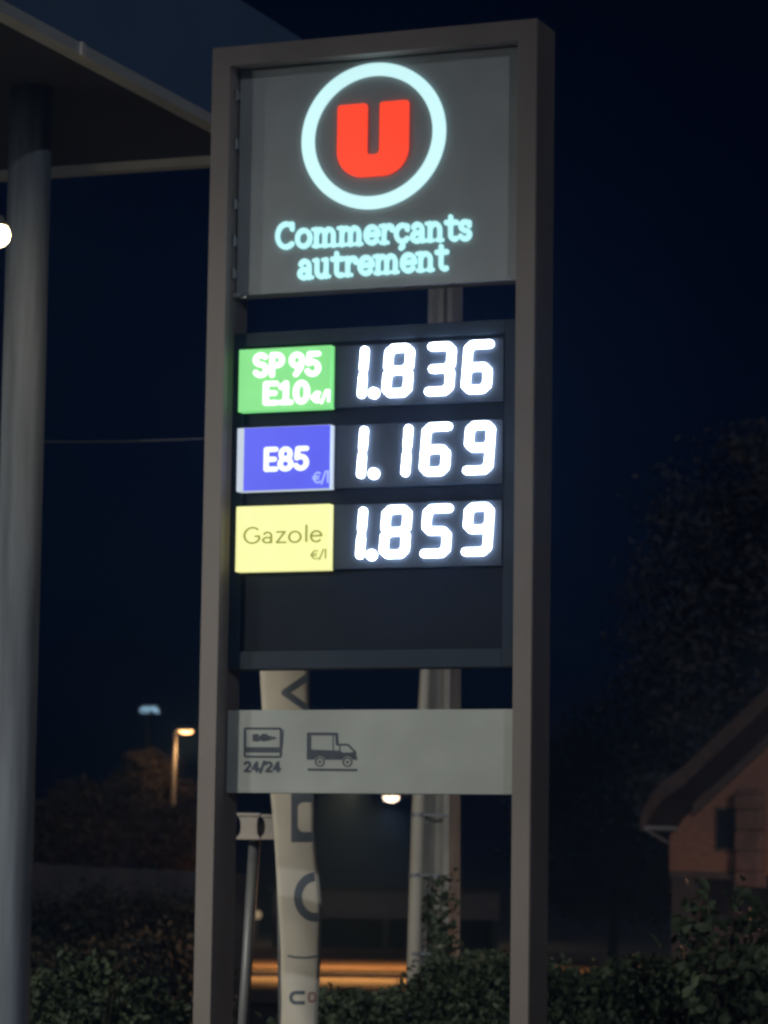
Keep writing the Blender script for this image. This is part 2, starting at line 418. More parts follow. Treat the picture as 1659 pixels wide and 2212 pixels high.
# ------------------------------------------------------------------ the price sign
YAW = 0.3865
SO = Vector((-0.0761, 12.0731, 0))
TT = Vector((math.cos(YAW), -math.sin(YAW), 0)); NN = Vector((math.sin(YAW), math.cos(YAW), 0))
def uv(x, y, w):
    d = ray(x, y); t = (w - (CAM-SO).dot(NN))/d.dot(NN); p = CAM + d*t - SO
    return (p.dot(TT), p.z)
sign = empty('price_totem', SO, -YAW)
tag(sign, 'tall illuminated fuel price totem in a brown grey steel frame', 'price sign')
ZT, PW, DP = 4.83, .0781, .21
bm = bmesh.new()
prism(bm, [(-.7, .05), (-.7, ZT), (.7, ZT), (.7, .05), (.7-PW, .05), (.7-PW, ZT-.0765), (-.7+PW, ZT-.0765), (-.7+PW, .05)], 'y', 0, DP)
bmesh.ops.bevel(bm, geom=bm.edges[:], offset=.004, segments=2, affect='EDGES')
obj('frame', bm, M['frame'], sign)
bm = bmesh.new(); box(bm, -.80, .80, -.12, DP+.12, 0, .06, .01); obj('plinth', bm, M['concrete'], sign)
U0, U1 = -.7+PW+.002, .7-PW-.002
# --- logo panel
WL = .0945
lz0 = (uv(503, 640, WL)[1]+uv(1114.5, 602.7, WL)[1])/2
bm = bmesh.new(); box(bm, U0+.004, U1, WL, WL+.10, lz0, ZT-.079, .004); obj('logo_panel', bm, M['logo_panel'], sign)
lp = sign.children[-1]
def plane_of(w):
    return lambda u, v, d: (u, w-d, v)
def z3(X, Y): return ((1050+X/1.9518)/1.82278, (200+Y/1.9518)/1.82278)
def z3uv(X, Y, w): return uv(*z3(X, Y), w)
wl = WL-.014
cl = z3uv(268, 690, wl); cr_ = z3uv(1370, 610, wl); ct = z3uv(880, 88, wl); cb = z3uv(785, 1214, wl)
RC = ((cl[0]+cr_[0])/2, (ct[1]+cb[1])/2); RX = (cr_[0]-cl[0])/2; RZ = (ct[1]-cb[1])/2
k_ = RX/RZ; thick = RZ*.17
def ring_f(X, Y):
    r = np.hypot((X-RC[0])/k_, Y-RC[1]); return np.abs(r-(RZ-thick/2))-thick/2
field_mesh('logo_ring', ring_f, (RC[0]-RX*1.05, RC[0]+RX*1.05, RC[1]-RZ*1.05, RC[1]+RZ*1.05), .006, plane_of(WL), .014, M['ring'], lp)
# the red letter: u-profile
a = z3uv(545, 418, wl); b = z3uv(1088, 378, wl); c = z3uv(800, 962, wl)
UL, UR_, UT, UB = a[0], b[0], (a[1]+b[1])/2, c[1]
g0 = z3uv(766, 600, wl)[0]; g1 = z3uv(866, 600, wl)[0]; gb = z3uv(815, 795, wl)[1]
def u_f(X, Y):
    body = rect_d(X, Y, UL, UR_, UB, UT+.3, (UR_-UL)*.36)
    body = np.maximum(body, Y-UT)
    gap = rect_d(X, Y, g0, g1, gb, UT+.3, .018)
    return np.maximum(body, -gap)-.0
def u_round(X, Y):
    top = rect_d(X, Y, UL, g0, UT-.12, UT, .012); top2 = rect_d(X, Y, g1, UR_, UT-.12, UT, .012)
    low = np.maximum(u_f(X, Y), Y-(UT-.05))
    return np.minimum(np.minimum(top, top2), low)
field_mesh('logo_letter', u_round, (UL-.02, UR_+.02, UB-.02, UT+.02), .0045, plane_of(WL), .014, M['letter_red'], lp)
lt = WL-.012
b0 = z3uv(62, 1530, lt); b1 = z3uv(1572, 1455, lt); xh = (z3uv(300, 1365, lt)[1]-z3uv(300, 1524, lt)[1])
lettering('Commer\u00e7ants', 'slab', H-.002, (b0[0], b0[1]), (b1[0], b1[1]), plane_of(WL), .012, M['text_cyan'], lp, top=(0, xh))
b0 = z3uv(228, 1762, lt); b1 = z3uv(1392, 1688, lt)
lettering('autrement', 'slab', H-.002, (b0[0], b0[1]), (b1[0], b1[1]), plane_of(WL), .012, M['text_cyan'], lp, top=(0, xh))
# hinges and a latch in the gap on the left
for py in (205, 310, 440, 520, 590):
    h_ = uv(500, py, .05)
    bm = bmesh.new(); tube(bm, [(U0+.006, .062, h_[1]-.022), (U0+.006, .062, h_[1]+.022)], .006, 8)
    box(bm, U0+.0005, U0+.010, .064, .0925, h_[1]-.016, h_[1]+.016, .001); obj('hinge', bm, M['galv'], sign)
h_ = uv(503, 636, .06)
bm = bmesh.new(); box(bm, U0+.001, U0+.026, .066, .090, h_[1]-.010, h_[1]+.006, .003); box(bm, U0+.030, U0+.056, .078, .090, h_[1]-.016, h_[1]-.006, .002)
obj('latch', bm, M['latch'], sign)
# --- price box
WP = .090
pz1 = (uv(485, 720, WP)[1]+uv(1110, 690, WP)[1])/2; pz0 = (uv(485, 1446, WP)[1]+uv(1103, 1441, WP)[1])/2
iu0 = uv(515, 1350, WP)[0]; iu1 = uv(1085, 1350, WP)[0]; iz0 = uv(800, 1404, WP)[1]; iz1 = uv(800, 735, WP)[1]
bm = bmesh.new()
box(bm, U0+.004, iu0, WP, WP+.11, pz0, pz1, .003); box(bm, iu1, U1, WP, WP+.11, pz0, pz1, .003)
box(bm, iu0+.0005, iu1-.0005, WP, WP+.11, pz0, iz0, .003); box(bm, iu0+.0005, iu1-.0005, WP, WP+.11, iz1, pz1, .003)
obj('price_box', bm, M['price_box'], sign); pb = sign.children[-1]
bm = bmesh.new(); box(bm, iu0+.001, iu1-.001, WP+.016, WP+.10, iz0+.001, iz1-.001); obj('backing', bm, M['price_inset'], sign)
WD = WP-.004          # front of the display panels
WF = WP-.032          # front of the lit fuel labels
rows = [((516.8, 754.5), (714.8, 746), (513.1, 889.9), (713.6, 882.1), 'green'),
        ((513, 925.8), (713.6, 916), (509.5, 1063), (713.6, 1055), 'blue'),
        ((510.7, 1095), (712.4, 1087.4), (507, 1235.6), (709.9, 1230.7), 'yellow')]
ROWUV = []
for (tl, tr, bl, br, cname) in rows:
    A_, B_, C_, D_ = uv(*tl, WF), uv(*tr, WF), uv(*bl, WF), uv(*br, WF)
    u0 = (A_[0]+C_[0])/2; u1 = (B_[0]+D_[0])/2; v1 = (A_[1]+B_[1])/2; v0 = (C_[1]+D_[1])/2
    ROWUV.append((u0, u1, v0, v1))
    bm = bmesh.new(); box(bm, u0, u1, WF, WP+.015, v0, v1, .004)
    lab = obj('fuel_label', bm, M['label_side'], sign)
    lab.data.materials.append(M[cname])
    for p in lab.data.polygons:
        if cname != 'blue' or p.normal.y < -.3: p.material_index = 1
    if cname == 'blue':                                        # the film stops short of the left edge
        fu = uv(527, 1000, WF)[0]
        for p in lab.data.polygons: p.material_index = 0
        bm = bmesh.new(); box(bm, fu, u1-.002, WF-.002, WF+.001, v0+.002, v1-.002); obj('film', bm, M['blue'], lab)
    # display panel to the right of the label
    bm = bmesh.new(); box(bm, u1+.004, iu1-.004, WD, WP+.015, v0+.004, v1-.002, .002); obj('price_display', bm, M['led_panel'], sign)
disp = [o for o in sign.children if o.name.startswith('price_display')]
labs = [o for o in sign.children if o.name.startswith('fuel_label')]
def z1(X, Y): return ((880+X/2.258)/1.82278, (1320+Y/2.258)/1.82278)
def lab_text(text, p0, p1, xh_px, hw, mt, parent, style='sans', space=.5, w=None):
    w = WF if w is None else w
    q0 = uv(*z1(*p0), w); q1 = uv(*z1(*p1), w); qt = uv(*z1(p0[0], p0[1]-xh_px), w)
    lettering(text, style, hw, q0, q1, plane_of(w), .003, mt, parent, top=(0.0, qt[1]-q0[1]), space=space)
lab_text('SP 95', (262, 372), (866, 358), 148, .158, M['label_text'], labs[0], space=.30)
lab_text('E10', (344, 618), (770, 604), 142, .158, M['label_text'], labs[0])
lab_text('\u20ac/l', (785, 604), (955, 590), 72, .15, M['label_text'], labs[0])
lab_text('E85', (350, 1208), (760, 1196), 146, .155, M['label_text_b'], labs[1], w=WF-.002)
lab_text('\u20ac/l', (795, 1322), (945, 1312), 76, .09, M['small_text_b'], labs[1], w=WF-.002)
lab_text('Gazole', (176, 1858), (888, 1838), 108, .072, M['olive'], labs[2])
lab_text('\u20ac/l', (775, 1998), (925, 1988), 62, .08, M['olive'], labs[2])
# seven-segment like digits
def dig(ch):
    w, h, c = .185, .5, .075                                    # half width, half height of the centre line, corner cut
    def loop(y0, y1): return [(-w+c, y0), (w-c, y0), (w, y0+c), (w, y1-c), (w-c, y1), (-w+c, y1), (-w, y1-c), (-w, y0+c), (-w+c, y0)]
    top, mid, bot = h-.085, 0, -h+.085
    if ch == '8': return [loop(mid, top), loop(bot, mid)]
    if ch == '6': return [loop(bot, mid), [(-w, mid-.1), (-w, top-c), (-w+c, top), (w, top)]]
    if ch == '9': return [loop(mid, top), [(w, mid+.1), (w, bot+c), (w-c, bot), (-w, bot)]]
    if ch == '3': return [[(-w+.02, top), (w-c, top), (w, top-c), (w, mid+c), (w-c, mid), (w, mid-c), (w, bot+c), (w-c, bot), (-w+.02, bot)], [(-w+.06, mid), (w-c, mid)]]
    if ch == '5': return [[(w, top), (-w+c, top), (-w, top-c), (-w, mid+c), (-w+c, mid), (w-c, mid), (w, mid-c), (w, bot+c), (w-c, bot), (-w, bot)]]
    if ch == '1': return [[(0, top-.01), (0, mid+.085)], [(0, mid-.085), (0, bot+.01)], [(0, mid+.09), (0, mid-.09)]]
def z2(X, Y): return ((1280+X/2.0737)/1.82278, (1300+Y/2.0737)/1.82278)
DH = None
def put_digit(ch, X, Y, parent):
    w_ = WD-.014
    c = uv(*z2(X, Y), w_); t = uv(*z2(X, Y-220), w_); H_ = (t[1]-c[1])*2
    sl = uv(*z2(X+100, Y), w_)[0]-c[0]; K = sl/100*443/H_           # horizontal scale
    hw = .068 if ch != '1' else .067
    st = [([(px*K*1.06+py*.068, py) for px, py in pl], hw) for pl in dig(ch)]
    if ch == '1': st[2] = (st[2][0], .050)
    def place(x, y, d): return (c[0]+x*H_, WD-d, c[1]+y*H_)
    field_mesh('digit', lambda A, B: strokes_d(A, B, st), (-.5, .5, -.6, .6), .022, place, .014, M['led'], parent)
def put_dot(X, Y, parent):
    w_ = WD-.014; c = uv(*z2(X, Y), w_); rr = uv(*z2(X, Y-42), w_)[1]-c[1]
    field_mesh('decimal_point', lambda A, B: np.hypot(A, B)-1.0, (-1.2, 1.2, -1.2, 1.2), .12, lambda x, y, d: (c[0]+x*rr, WD-d, c[1]+y*rr), .014, M['led'], parent)
for row, dp, seq in ((0, (393, 512), (('1', 306, 342), ('8', 592, 327), ('3', 932, 313), ('6', 1240, 298))),
                     (1, (393, 1170), (('1', 300, 996), ('1', 663, 982), ('6', 898, 970), ('9', 1253, 958))),
                     (2, (375, 1835), (('1', 292, 1656), ('8', 570, 1645), ('5', 905, 1638), ('9', 1243, 1624)))):
    for ch, X, Y in seq: put_digit(ch, X, Y, disp[row])
    put_dot(*dp, disp[row])
# --- info panel
WI = .090
vz1 = uv(800, 1533, WI)[1]; vz0 = uv(800, 1714.5, WI)[1]
bm = bmesh.new(); box(bm, U0+.004, U1, WI, WI+.08, vz0, vz1, .003); ip = obj('info_panel', bm, M['info_panel'], sign)
def z4(X, Y): return ((900+X/2.9625)/1.82278, (2780+Y/2.9625)/1.82278)
o4 = uv(*z4(0, 0), WI); ex = uv(*z4(1000, 0), WI); ey = uv(*z4(0, 1000), WI)
def place4(X, Y, d):
    return (o4[0]+X*(ex[0]-o4[0])/1000+Y*(ey[0]-o4[0])/1000, WI-d, o4[1]+X*(ex[1]-o4[1])/1000+Y*(ey[1]-o4[1])/1000)
def card_f(X, Y):
    o_ = np.abs(rect_d(X, Y, 190, 612, 262, 590, 18))-13
    sh = strokes_d(X, Y, [([(612, 270), (640, 285), (628, 470)], 5), ([(205, 300), (205, 470)], 4)])
    stripe = rect_d(X, Y, 196, 608, 478, 542)
    blob = strokes_d(X, Y, [([(300, 350), (335, 345)], 22), ([(300, 390), (350, 392)], 22), ([(400, 345), (440, 342), (440, 390), (400, 392)], 20), ([(470, 350), (555, 372)], 8), ([(470, 395), (555, 372)], 7), ([(380, 370), (470, 370)], 26)])
    return np.minimum(np.minimum(np.minimum(o_, sh), stripe), blob)
field_mesh('card_pictogram', card_f, (165, 665, 235, 620), 5.5, place4, .0015, M['navy'], ip)
def truck_f(X, Y):
    f = strokes_d(X, Y, [([(930, 500), (930, 322), (1255, 322), (1262, 440)], 16), ([(958, 350), (958, 495)], 5), ([(1215, 345), (1215, 500)], 5),
                         ([(1262, 445), (1385, 445), (1470, 535)], 11), ([(1290, 460), (1290, 525)], 6)])
    bed = poly_d(X, Y, [(912, 500), (1290, 512), (1330, 535), (1470, 530), (1490, 618), (912, 620)])
    w1 = np.hypot(X-1062, Y-645); w2 = np.hypot(X-1378, Y-645)
    f = np.minimum(f, bed)
    f = np.maximum(f, -(np.minimum(w1, w2)-66))
    wheels = np.minimum(np.minimum(np.abs(w1-48)-8, w1-16), np.minimum(np.abs(w2-48)-8, w2-16))
    hub = np.maximum(w1-48, 0)
    ln = rect_d(X, Y, 922, 1490, 722, 748)
    return np.minimum(np.minimum(f, wheels), ln)
field_mesh('truck_pictogram', truck_f, (895, 1515, 300, 765), 5.5, place4, .0015, M['navy'], ip)
def place_l(u, v, d): return place4(u, v, d)
st, Wd = word('24/24', 'sans', .16)
k4 = 435/Wd
field_mesh('lettering', lambda X, Y: strokes_d(X, Y, st), (-.2, Wd+.2, -.2, 1.6), .06, lambda x, y, d: place4(178+x*k4, 768-y*88, d), .0015, M['navy'], ip)

# ------------------------------------------------------------------ banner behind the sign
YB = 14.6
rows_b = [(1000, 560, 666), (1300, 561, 667), (1450, 562, 668), (1530, 566, 669), (1720, 585, 679), (1800, 592, 679), (1850, 595, 684), (1900, 598, 689), (1960, 601, 694), (2000, 604, 694), (2060, 607, 692), (2110, 607, 690), (2160, 608, 687), (2212, 607, 685), (2280, 607, 686)]
bz = [at_y(600, r[0], YB).z for r in rows_b]; bx0 = [at_y(r[1], r[0], YB).x for r in rows_b]; bx1 = [at_y(r[2], r[0], YB).x for r in rows_b]
ban = empty('banner_flag', (at_y(610, 2212, YB).x, YB, 0))
tag(ban, 'narrow white upright banner flag with large grey letters behind the totem', 'banner')
def ban_pt(s, z, d=0.0):
    """s 0..1 across the flag; it bulges toward the viewer and turns away sharply at its right edge"""
    i = min(max(sum(1 for q in bz if q > z)-1, 0), len(bz)-2)
    f = (bz[i]-z)/(bz[i]-bz[i+1]); x0 = bx0[i]+(bx0[i+1]-bx0[i])*f; x1 = bx1[i]+(bx1[i+1]-bx1[i])*f
    bulge = -.020*math.sin(PI*min(max(s, 0), 1)) + .012*math.sin(z*4.1+s*2.2) + .004*math.sin(z*17+s*5)
    return (x0+(x1-x0)*s-ban.location.x, bulge-d, z)
bm = bmesh.new(); nz = 90; grid = []
zs = np.linspace(bz[0], max(bz[-1], .35), nz)
for z in zs:
    row = [bm.verts.new(ban_pt(s, z)) for s in np.linspace(0, 1, 9)]
    e = row[-1].co
    row += [bm.verts.new(e+Vector(v)) for v in ((.000, .02, 0), (-.012, .06, 0), (-.05, .10, 0), (-.12, .12, 0))]
    grid.append(row)
for i in range(nz-1):
    for k in range(len(grid[0])-1): bm.faces.new((grid[i][k], grid[i][k+1], grid[i+1][k+1], grid[i+1][k]))
clo = obj('cloth', bm, M['banner'], ban, True)
sol = clo.modifiers.new('thickness', 'SOLIDIFY'); sol.thickness = .002; sol.offset = 1
bm = bmesh.new(); bxx = bx0[2]-ban.location.x
tube(bm, [(bx0[-1]-ban.location.x+.02, .045, 0), (bx0[5]-ban.location.x+.02, .045, bz[5]), (bx0[2]-ban.location.x+.03, .045, bz[2]), (bx0[0]-ban.location.x+.04, .045, bz[0]+.02)], .012, 10)
obj('pole', bm, M['galv'], ban, True)
bm = bmesh.new(); box(bm, -.22, .22, -.2, .3, 0, .07, .02); obj('foot', bm, M['shed_dark'], ban)
def z5(X, Y): return ((880+X/2.252)/1.82278, (3050+Y/2.252)/1.82278)
def z5n(X, Y): p = z5(X, Y); return p
def ban_letter(name, f, bounds, h, mt):
    def place(X, Y, d):
        px, py = z5(X, Y); z = at_y(px, py, YB).z
        i = min(max(sum(1 for q in bz if q > z)-1, 0), len(bz)-2); ff = (bz[i]-z)/(bz[i]-bz[i+1])
        x0 = bx0[i]+(bx0[i+1]-bx0[i])*ff; x1 = bx1[i]+(bx1[i+1]-bx1[i])*ff
        s = (at_y(px, py, YB).x-x0)/(x1-x0)
        return ban_pt(min(s, .985), z, d+.0025)
    field_mesh(name, f, bounds, h, place, .0008, mt, clo)
def edgeclip(D, X, Y, x0, y0, x1, y1):                          # keep what lies left of a slanting line
    return np.maximum(D, X-(x0+(x1-x0)*(Y-y0)/(y1-y0)))
ban_letter('letter', lambda X, Y: edgeclip(np.maximum(np.maximum(rect_d(X, Y, 600, 900, 120, 598), -rect_d(X, Y, 656, 860, 245, 508, 55)), -9e9), X, Y, 800, 200, 806, 600), (590, 830, 130, 610), 7, M['banner_ink'])
ban_letter('letter', lambda X, Y: edgeclip(np.abs(np.hypot((X-815)/.86, Y-1085)-180)-40, X, Y, 803, 870, 850, 1290), (560, 880, 850, 1320), 7, M['banner_ink'])
def chev(X, Y): return edgeclip(strokes_d(X, Y, [([(800, -905), (545, -723), (800, -545)], 30)]), X, Y, 742, -880, 752, -560)
ban_letter('letter', chev, (500, 800, -900, -540), 7, M['banner_ink'])
ban_letter('letter', lambda X, Y: edgeclip(np.abs(rect_d(X, Y, 600, 760, 1930, 2020, 42))-16, X, Y, 722, 1900, 722, 2050), (570, 740, 1900, 2050), 5, M['banner_ink'])
ban_letter('letter', lambda X, Y: np.abs(rect_d(X, Y, 758, 812, 1935, 2010, 20))-9, (735, 830, 1910, 2035), 5, M['banner_red'])
ban_letter('seam', lambda X, Y: strokes_d(X, Y, [([(575, 1606), (640, 1618), (740, 1622), (846, 1606)], 8)]), (560, 862, 1590, 1640), 4, M['banner_ink'])

# ------------------------------------------------------------------ small white sign boxes on a leaning post
YS = 16.0
sb = at_y(526, 2212, YS); st_ = at_y(552, 1815, YS)
post = empty('sign_post', (sb.x, YS, 0))
tag(post, 'thin leaning grey post topped by two white flanged sign boxes', 'sign post')
bm = bmesh.new(); dzx = (st_.x-sb.x)/(st_.z-sb.z)
tube(bm, [(-dzx*sb.z, 0, 0), (st_.x-sb.x, 0, st_.z+.10)], [.026, .030], 14); obj('pole', bm, M['galv'], post, True)
def spool(x0px, x1px, y0px, y1px, dy):
    a = at_y(x0px, y0px, YS); b = at_y(x1px, y1px, YS); x0, x1 = a.x-sb.x, b.x-sb.x; z0, z1 = b.z, a.z
    bm = bmesh.new(); hh = z1-z0
    prof = [(x0, z0), (x0, z0+.012), (x0+.014, z0+.035), (x0+.018, z0+hh*.5), (x0+.014, z1-.035), (x0, z1-.012), (x0, z1),
            (x1, z1), (x1, z1-.012), (x1-.012, z1-.03), (x1-.014, z0+hh*.5), (x1-.012, z0+.03), (x1, z0+.012), (x1, z0)]
    prism(bm, prof, 'y', dy-.05, dy+.05)
    box(bm, x0-.004, x1+.004, dy-.062, dy+.062, z1-.014, z1+.001, .003); box(bm, x0-.004, x1+.004, dy-.062, dy+.062, z0-.001, z0+.013, .003)
    return obj('sign_box', bm, M['white_box'], post)
spool(516, 562, 1757, 1814, -.085); spool(568, 606, 1760, 1814, -.085)
bm = bmesh.new(); box(bm, st_.x-sb.x-.035, at_y(600, 1790, YS).x-sb.x, -.033, -.012, at_y(560, 1797, YS).z, at_y(560, 1777, YS).z, .003); obj('bracket', bm, M['galv'], post)

# ------------------------------------------------------------------ concrete pole with its cable guard
YC = 20.0
pc = at_y(948, 1720, YC)
cpo = empty('utility_pole', (at_y(952, 2050, YC).x, YC, 0), -.32)
tag(cpo, 'weathered concrete utility pole with a recessed face behind the totem', 'utility pole')
lean = (at_y(958, 655, YC).x-at_y(947, 2050, YC).x)/(at_y(958, 655, YC).z-at_y(947, 2050, YC).z)
bm = bmesh.new()
prof = [(-.088, -.12), (-.052, -.12), (-.034, -.035), (.034, -.035), (.052, -.12), (.088, -.12), (.088, .12), (-.088, .12)]
A = [bm.verts.new((p[0]*1.08, p[1]*1.08, 0)) for p in prof]; B = [bm.verts.new((p[0]*.9+lean*6.4, p[1]*.9, 6.4)) for p in prof]
bm.faces.new(A); bm.faces.new(B[::-1])
for i in range(8): bm.faces.new((A[i], B[i], B[(i+1) % 8], A[(i+1) % 8]))
obj('shaft', bm, M['concrete'], cpo)
bm = bmesh.new(); box(bm, -.45+lean*5.9, .45+lean*5.9, -.15, -.115, 5.86, 5.94, .008); obj('crossarm', bm, M['galv'], cpo)
g1_ = at_y(919, 1450, YC-.12); g2_ = at_y(903, 1760, YC-.12); g3_ = at_y(894, 2080, YC-.12)
gd = empty('cable_guard', (g3_.x, YC-.12, 0))
tag(gd, 'pale round cable guard pipe standing against the concrete pole', 'pipe')
bm = bmesh.new(); tube(bm, [(-.012, 0, .0), (0, 0, g3_.z), (g2_.x-g3_.x, 0, g2_.z), (g1_.x-g3_.x, .02, g1_.z), (g1_.x-g3_.x+.012, .03, g1_.z+.55)], [.046, .046, .044, .034, .034], 18)
obj('pipe', bm, M['conduit'], gd, True)
for py in (1760, 1890, 2060):
    q = at_y(903 if py < 1800 else 897, py, YC-.12); bm = bmesh.new(); tube(bm, [(q.x-g3_.x, 0, q.z-.012), (q.x-g3_.x, 0, q.z+.012)], .049, 18)
    box(bm, q.x-g3_.x+.03, q.x-g3_.x+.2, -.035, -.028, q.z-.008, q.z+.008); obj('strap', bm, M['galv'], gd)
# overhead cable
ca = at_y(-60, 951, 19.85); cb_ = at_y(430, 935, 19.85); ce = Vector((cpo.location.x+lean*5.9-.3, 19.85, 0)); ce.z = at_y(900, 915, 19.85).z
bm = bmesh.new()
pts = []
for k in range(17):
    t = k/16; p = ca.lerp(ce, t); p.z -= .05*4*t*(1-t); pts.append(p)
pts = [Vector((-9, 19.85, ca.z+.1))]+pts
tube(bm, pts, .007, 8)
tag(obj('overhead_cable', bm, M['cable'], None, True), 'thin dark overhead cable strung between the column and the totem', 'cable')

# ------------------------------------------------------------------ foliage
def leaf_mesh(name, P, size, mt, parent=None, up_bias=.3, aspect=.6, jitter=.4):
    n = len(P); P = np.asarray(P)
    d = rng.normal(size=(n, 3)); d /= np.linalg.norm(d, axis=1, keepdims=True)
    nn = rng.normal(size=(n, 3)); nn[:, 2] += up_bias*2
    nn -= d*(nn*d).sum(1, keepdims=True); nn /= np.linalg.norm(nn, axis=1, keepdims=True)
    s = np.cross(nn, d); L = size*(1+jitter*rng.uniform(-1, 1, n))[:, None]
    w = s*L*aspect*.5; u = nn*L*.10
    V = np.stack([P-d*L*.5, P-d*L*.18+w*.95+u, P+d*L*.2+w*.75+u*.8, P+d*L*.5-u*.8, P+d*L*.2-w*.75+u*.8, P-d*L*.18-w*.95+u], 1).reshape(-1, 3)
    me = bpy.data.meshes.new(name); me.vertices.add(6*n); me.vertices.foreach_set('co', V.astype(np.float32).ravel())
    q = np.array([[0, 1, 2, 3, 0, 3, 4, 5]])
    me.loops.add(8*n); idx = np.arange(n)[:, None]*6+q; me.loops.foreach_set('vertex_index', idx.ravel().astype(np.int32))
    me.polygons.add(2*n); me.polygons.foreach_set('loop_start', np.arange(0, 8*n, 4, dtype=np.int32))
    me.update(calc_edges=True); me.validate()
    return link(name, me, mt, parent)
def clumps(center, rad, k, per, spread, hollow=.45):
    """leaf positions in k clumps spread through an ellipsoid"""
    c = np.array(center); r = np.array(rad); out_ = []
    for _ in range(k):
        d = rng.normal(size=3); d /= np.linalg.norm(d)
        q = c + d*r*rng.uniform(hollow, 1.0)**.6
        out_.append(q + rng.normal(size=(per, 3))*spread*rng.uniform(.6, 1.3)*np.array([1, 1, .75]))
    return np.concatenate(out_)
def tree(name, label, base, h_trunk, center, rad, k, per, spread, size, mt, group=None, limbs=7, hollow=.45):
    t = empty(name, base); tag(t, label, 'tree', group)
    bm = bmesh.new(); top = Vector(center)-Vector(base)
    r0 = .035*max(rad)+.05
    tube(bm, [(0, 0, -.1), (.05, 0, h_trunk*.5), tuple(top*.75+Vector((0, 0, h_trunk*.1))), tuple(top+Vector((0, 0, rad[2]*.5)))], [r0, r0*.8, r0*.55, r0*.12], 10)
    for i in range(limbs):
        a = rng.uniform(0, 2*PI); s_ = top*rng.uniform(.55, .95)
        e = top+Vector((math.cos(a)*rad[0]*.75, math.sin(a)*rad[1]*.75, rng.uniform(-.3, .7)*rad[2]))
        mid = s_.lerp(e, .5)+Vector((0, 0, .12*rad[2])); tube(bm, [tuple(s_), tuple(mid), tuple(e)], [r0*.35, r0*.2, r0*.05], 7)
    obj('trunk', bm, M['bark'], t, True)
    P = clumps(center, rad, k, per, spread, hollow)-np.array(base)
    leaf_mesh('crown', P, size, mt, t); return t
def bush(name, label, base, rad, k, per, spread, size, mt, cat='bush', group=None, stems=8):
    t = empty(name, base); tag(t, label, cat, group)
    bm = bmesh.new()
    for i in range(stems):
        a = rng.uniform(0, 2*PI); f = rng.uniform(.2, .75)
        tube(bm, [(0.05*math.cos(a), .05*math.sin(a), -.05), (rad[0]*f*.5*math.cos(a), rad[1]*f*.5*math.sin(a), rad[2]*.9), (rad[0]*f*math.cos(a), rad[1]*f*math.sin(a), rad[2]*1.7)], [.018, .013, .004], 6)
    obj('stems', bm, M['bark'], t, True)
    P = clumps((0, 0, rad[2]*1.0), rad, k, per, spread, .2); P = P[P[:, 2] > 0]
    leaf_mesh('foliage', P, size, mt, t); return t

# hedge in front of the poles: clipped loosely, from behind the banner to beyond the frame on the right
YH = 18.2
hedge_top = [(480, 2240), (600, 2235), (690, 2185), (735, 2140), (790, 2165), (860, 2170), (905, 2130), (960, 2080), (1040, 2058), (1100, 2065), (1180, 2085), (1260, 2120), (1330, 2100), (1400, 2065), (1480, 2095), (1560, 2050), (1640, 2055), (1720, 2040), (1900, 2030)]
def top_at(px):
    for (a, ya), (b, yb) in zip(hedge_top[:-1], hedge_top[1:]):
        if a <= px <= b: return ya+(yb-ya)*(px-a)/(b-a)
    return hedge_top[-1][1]
P = []
for _ in range(1500):
    px = rng.uniform(600, 1900); ty = top_at(px)
    q = at_y(px, ty, YH); x = q.x; zt = max(q.z, .25)
    z = zt*rng.uniform(.05, 1)**.6; y = YH+rng.uniform(-.5, .7)*(1-.5*z/zt)
    c_ = np.array([x, y, z])+rng.normal(size=(40, 3))*np.array([.09, .10, .06])
    P.append(c_[c_[:, 2] < zt+.03*rng.random()])
P = np.concatenate(P); P = P[P[:, 2] > 0]
hx = at_y(1200, 2100, YH).x
hed = empty('hedge', (hx, YH, 0)); tag(hed, 'dark green leafy hedge along the bottom, from the banner to the right edge', 'hedge')
leaf_mesh('foliage', P-np.array([hx, YH, 0]), .046, M['leaf_hedge'], hed)
bm = bmesh.new()
for i in range(60):
    x = rng.uniform(-1.4, 1.9); zt = rng.uniform(.4, .9)
    tube(bm, [(x, rng.uniform(-.15, .15), 0), (x+rng.uniform(-.1, .1), rng.uniform(-.2, .2), zt*.6), (x+rng.uniform(-.2, .2), rng.uniform(-.25, .25), zt)], [.014, .010, .003], 6)
obj('stems', bm, M['bark'], hed, True)
# taller shrubs standing up out of the hedge at right, with big pale-edged leaves
def shoot(px, py_top, Y, label, spread=.10, k=10, size=.08, mt=None):
    q = at_y(px, py_top, Y); b = (q.x, Y, 0)
    t = empty('tall_shrub', b); tag(t, label, 'shrub')
    bm = bmesh.new(); Pn = []
    for i in range(k):
        a = rng.uniform(0, 2*PI); h = q.z*rng.uniform(.72, 1.0) if i else q.z
        e = Vector((math.cos(a)*spread*1.6, math.sin(a)*spread*1.6, h)) if i else Vector((0, 0, h))
        tube(bm, [(0, 0, 0), tuple(e*.5+Vector((0, 0, .05))), tuple(e)], [.016, .010, .003], 6)
        for f in np.linspace(.35, 1.0, 9):
            p = np.array(e)*f; Pn.append(p+rng.normal(size=(5, 3))*np.array([spread*.55, spread*.55, .05]))
    obj('stems', bm, M['bark'], t, True); leaf_mesh('foliage', np.concatenate(Pn), size, mt or M['leaf_hedge'], t, .4, .65)
shoot(1580, 1930, 17.2, 'tallest leafy shrub rising out of the hedge below the timber house', .13, 16, .085)
shoot(1650, 2035, 17.0, 'leafy shrub cut by the right edge of the picture', .15, 14, .085)
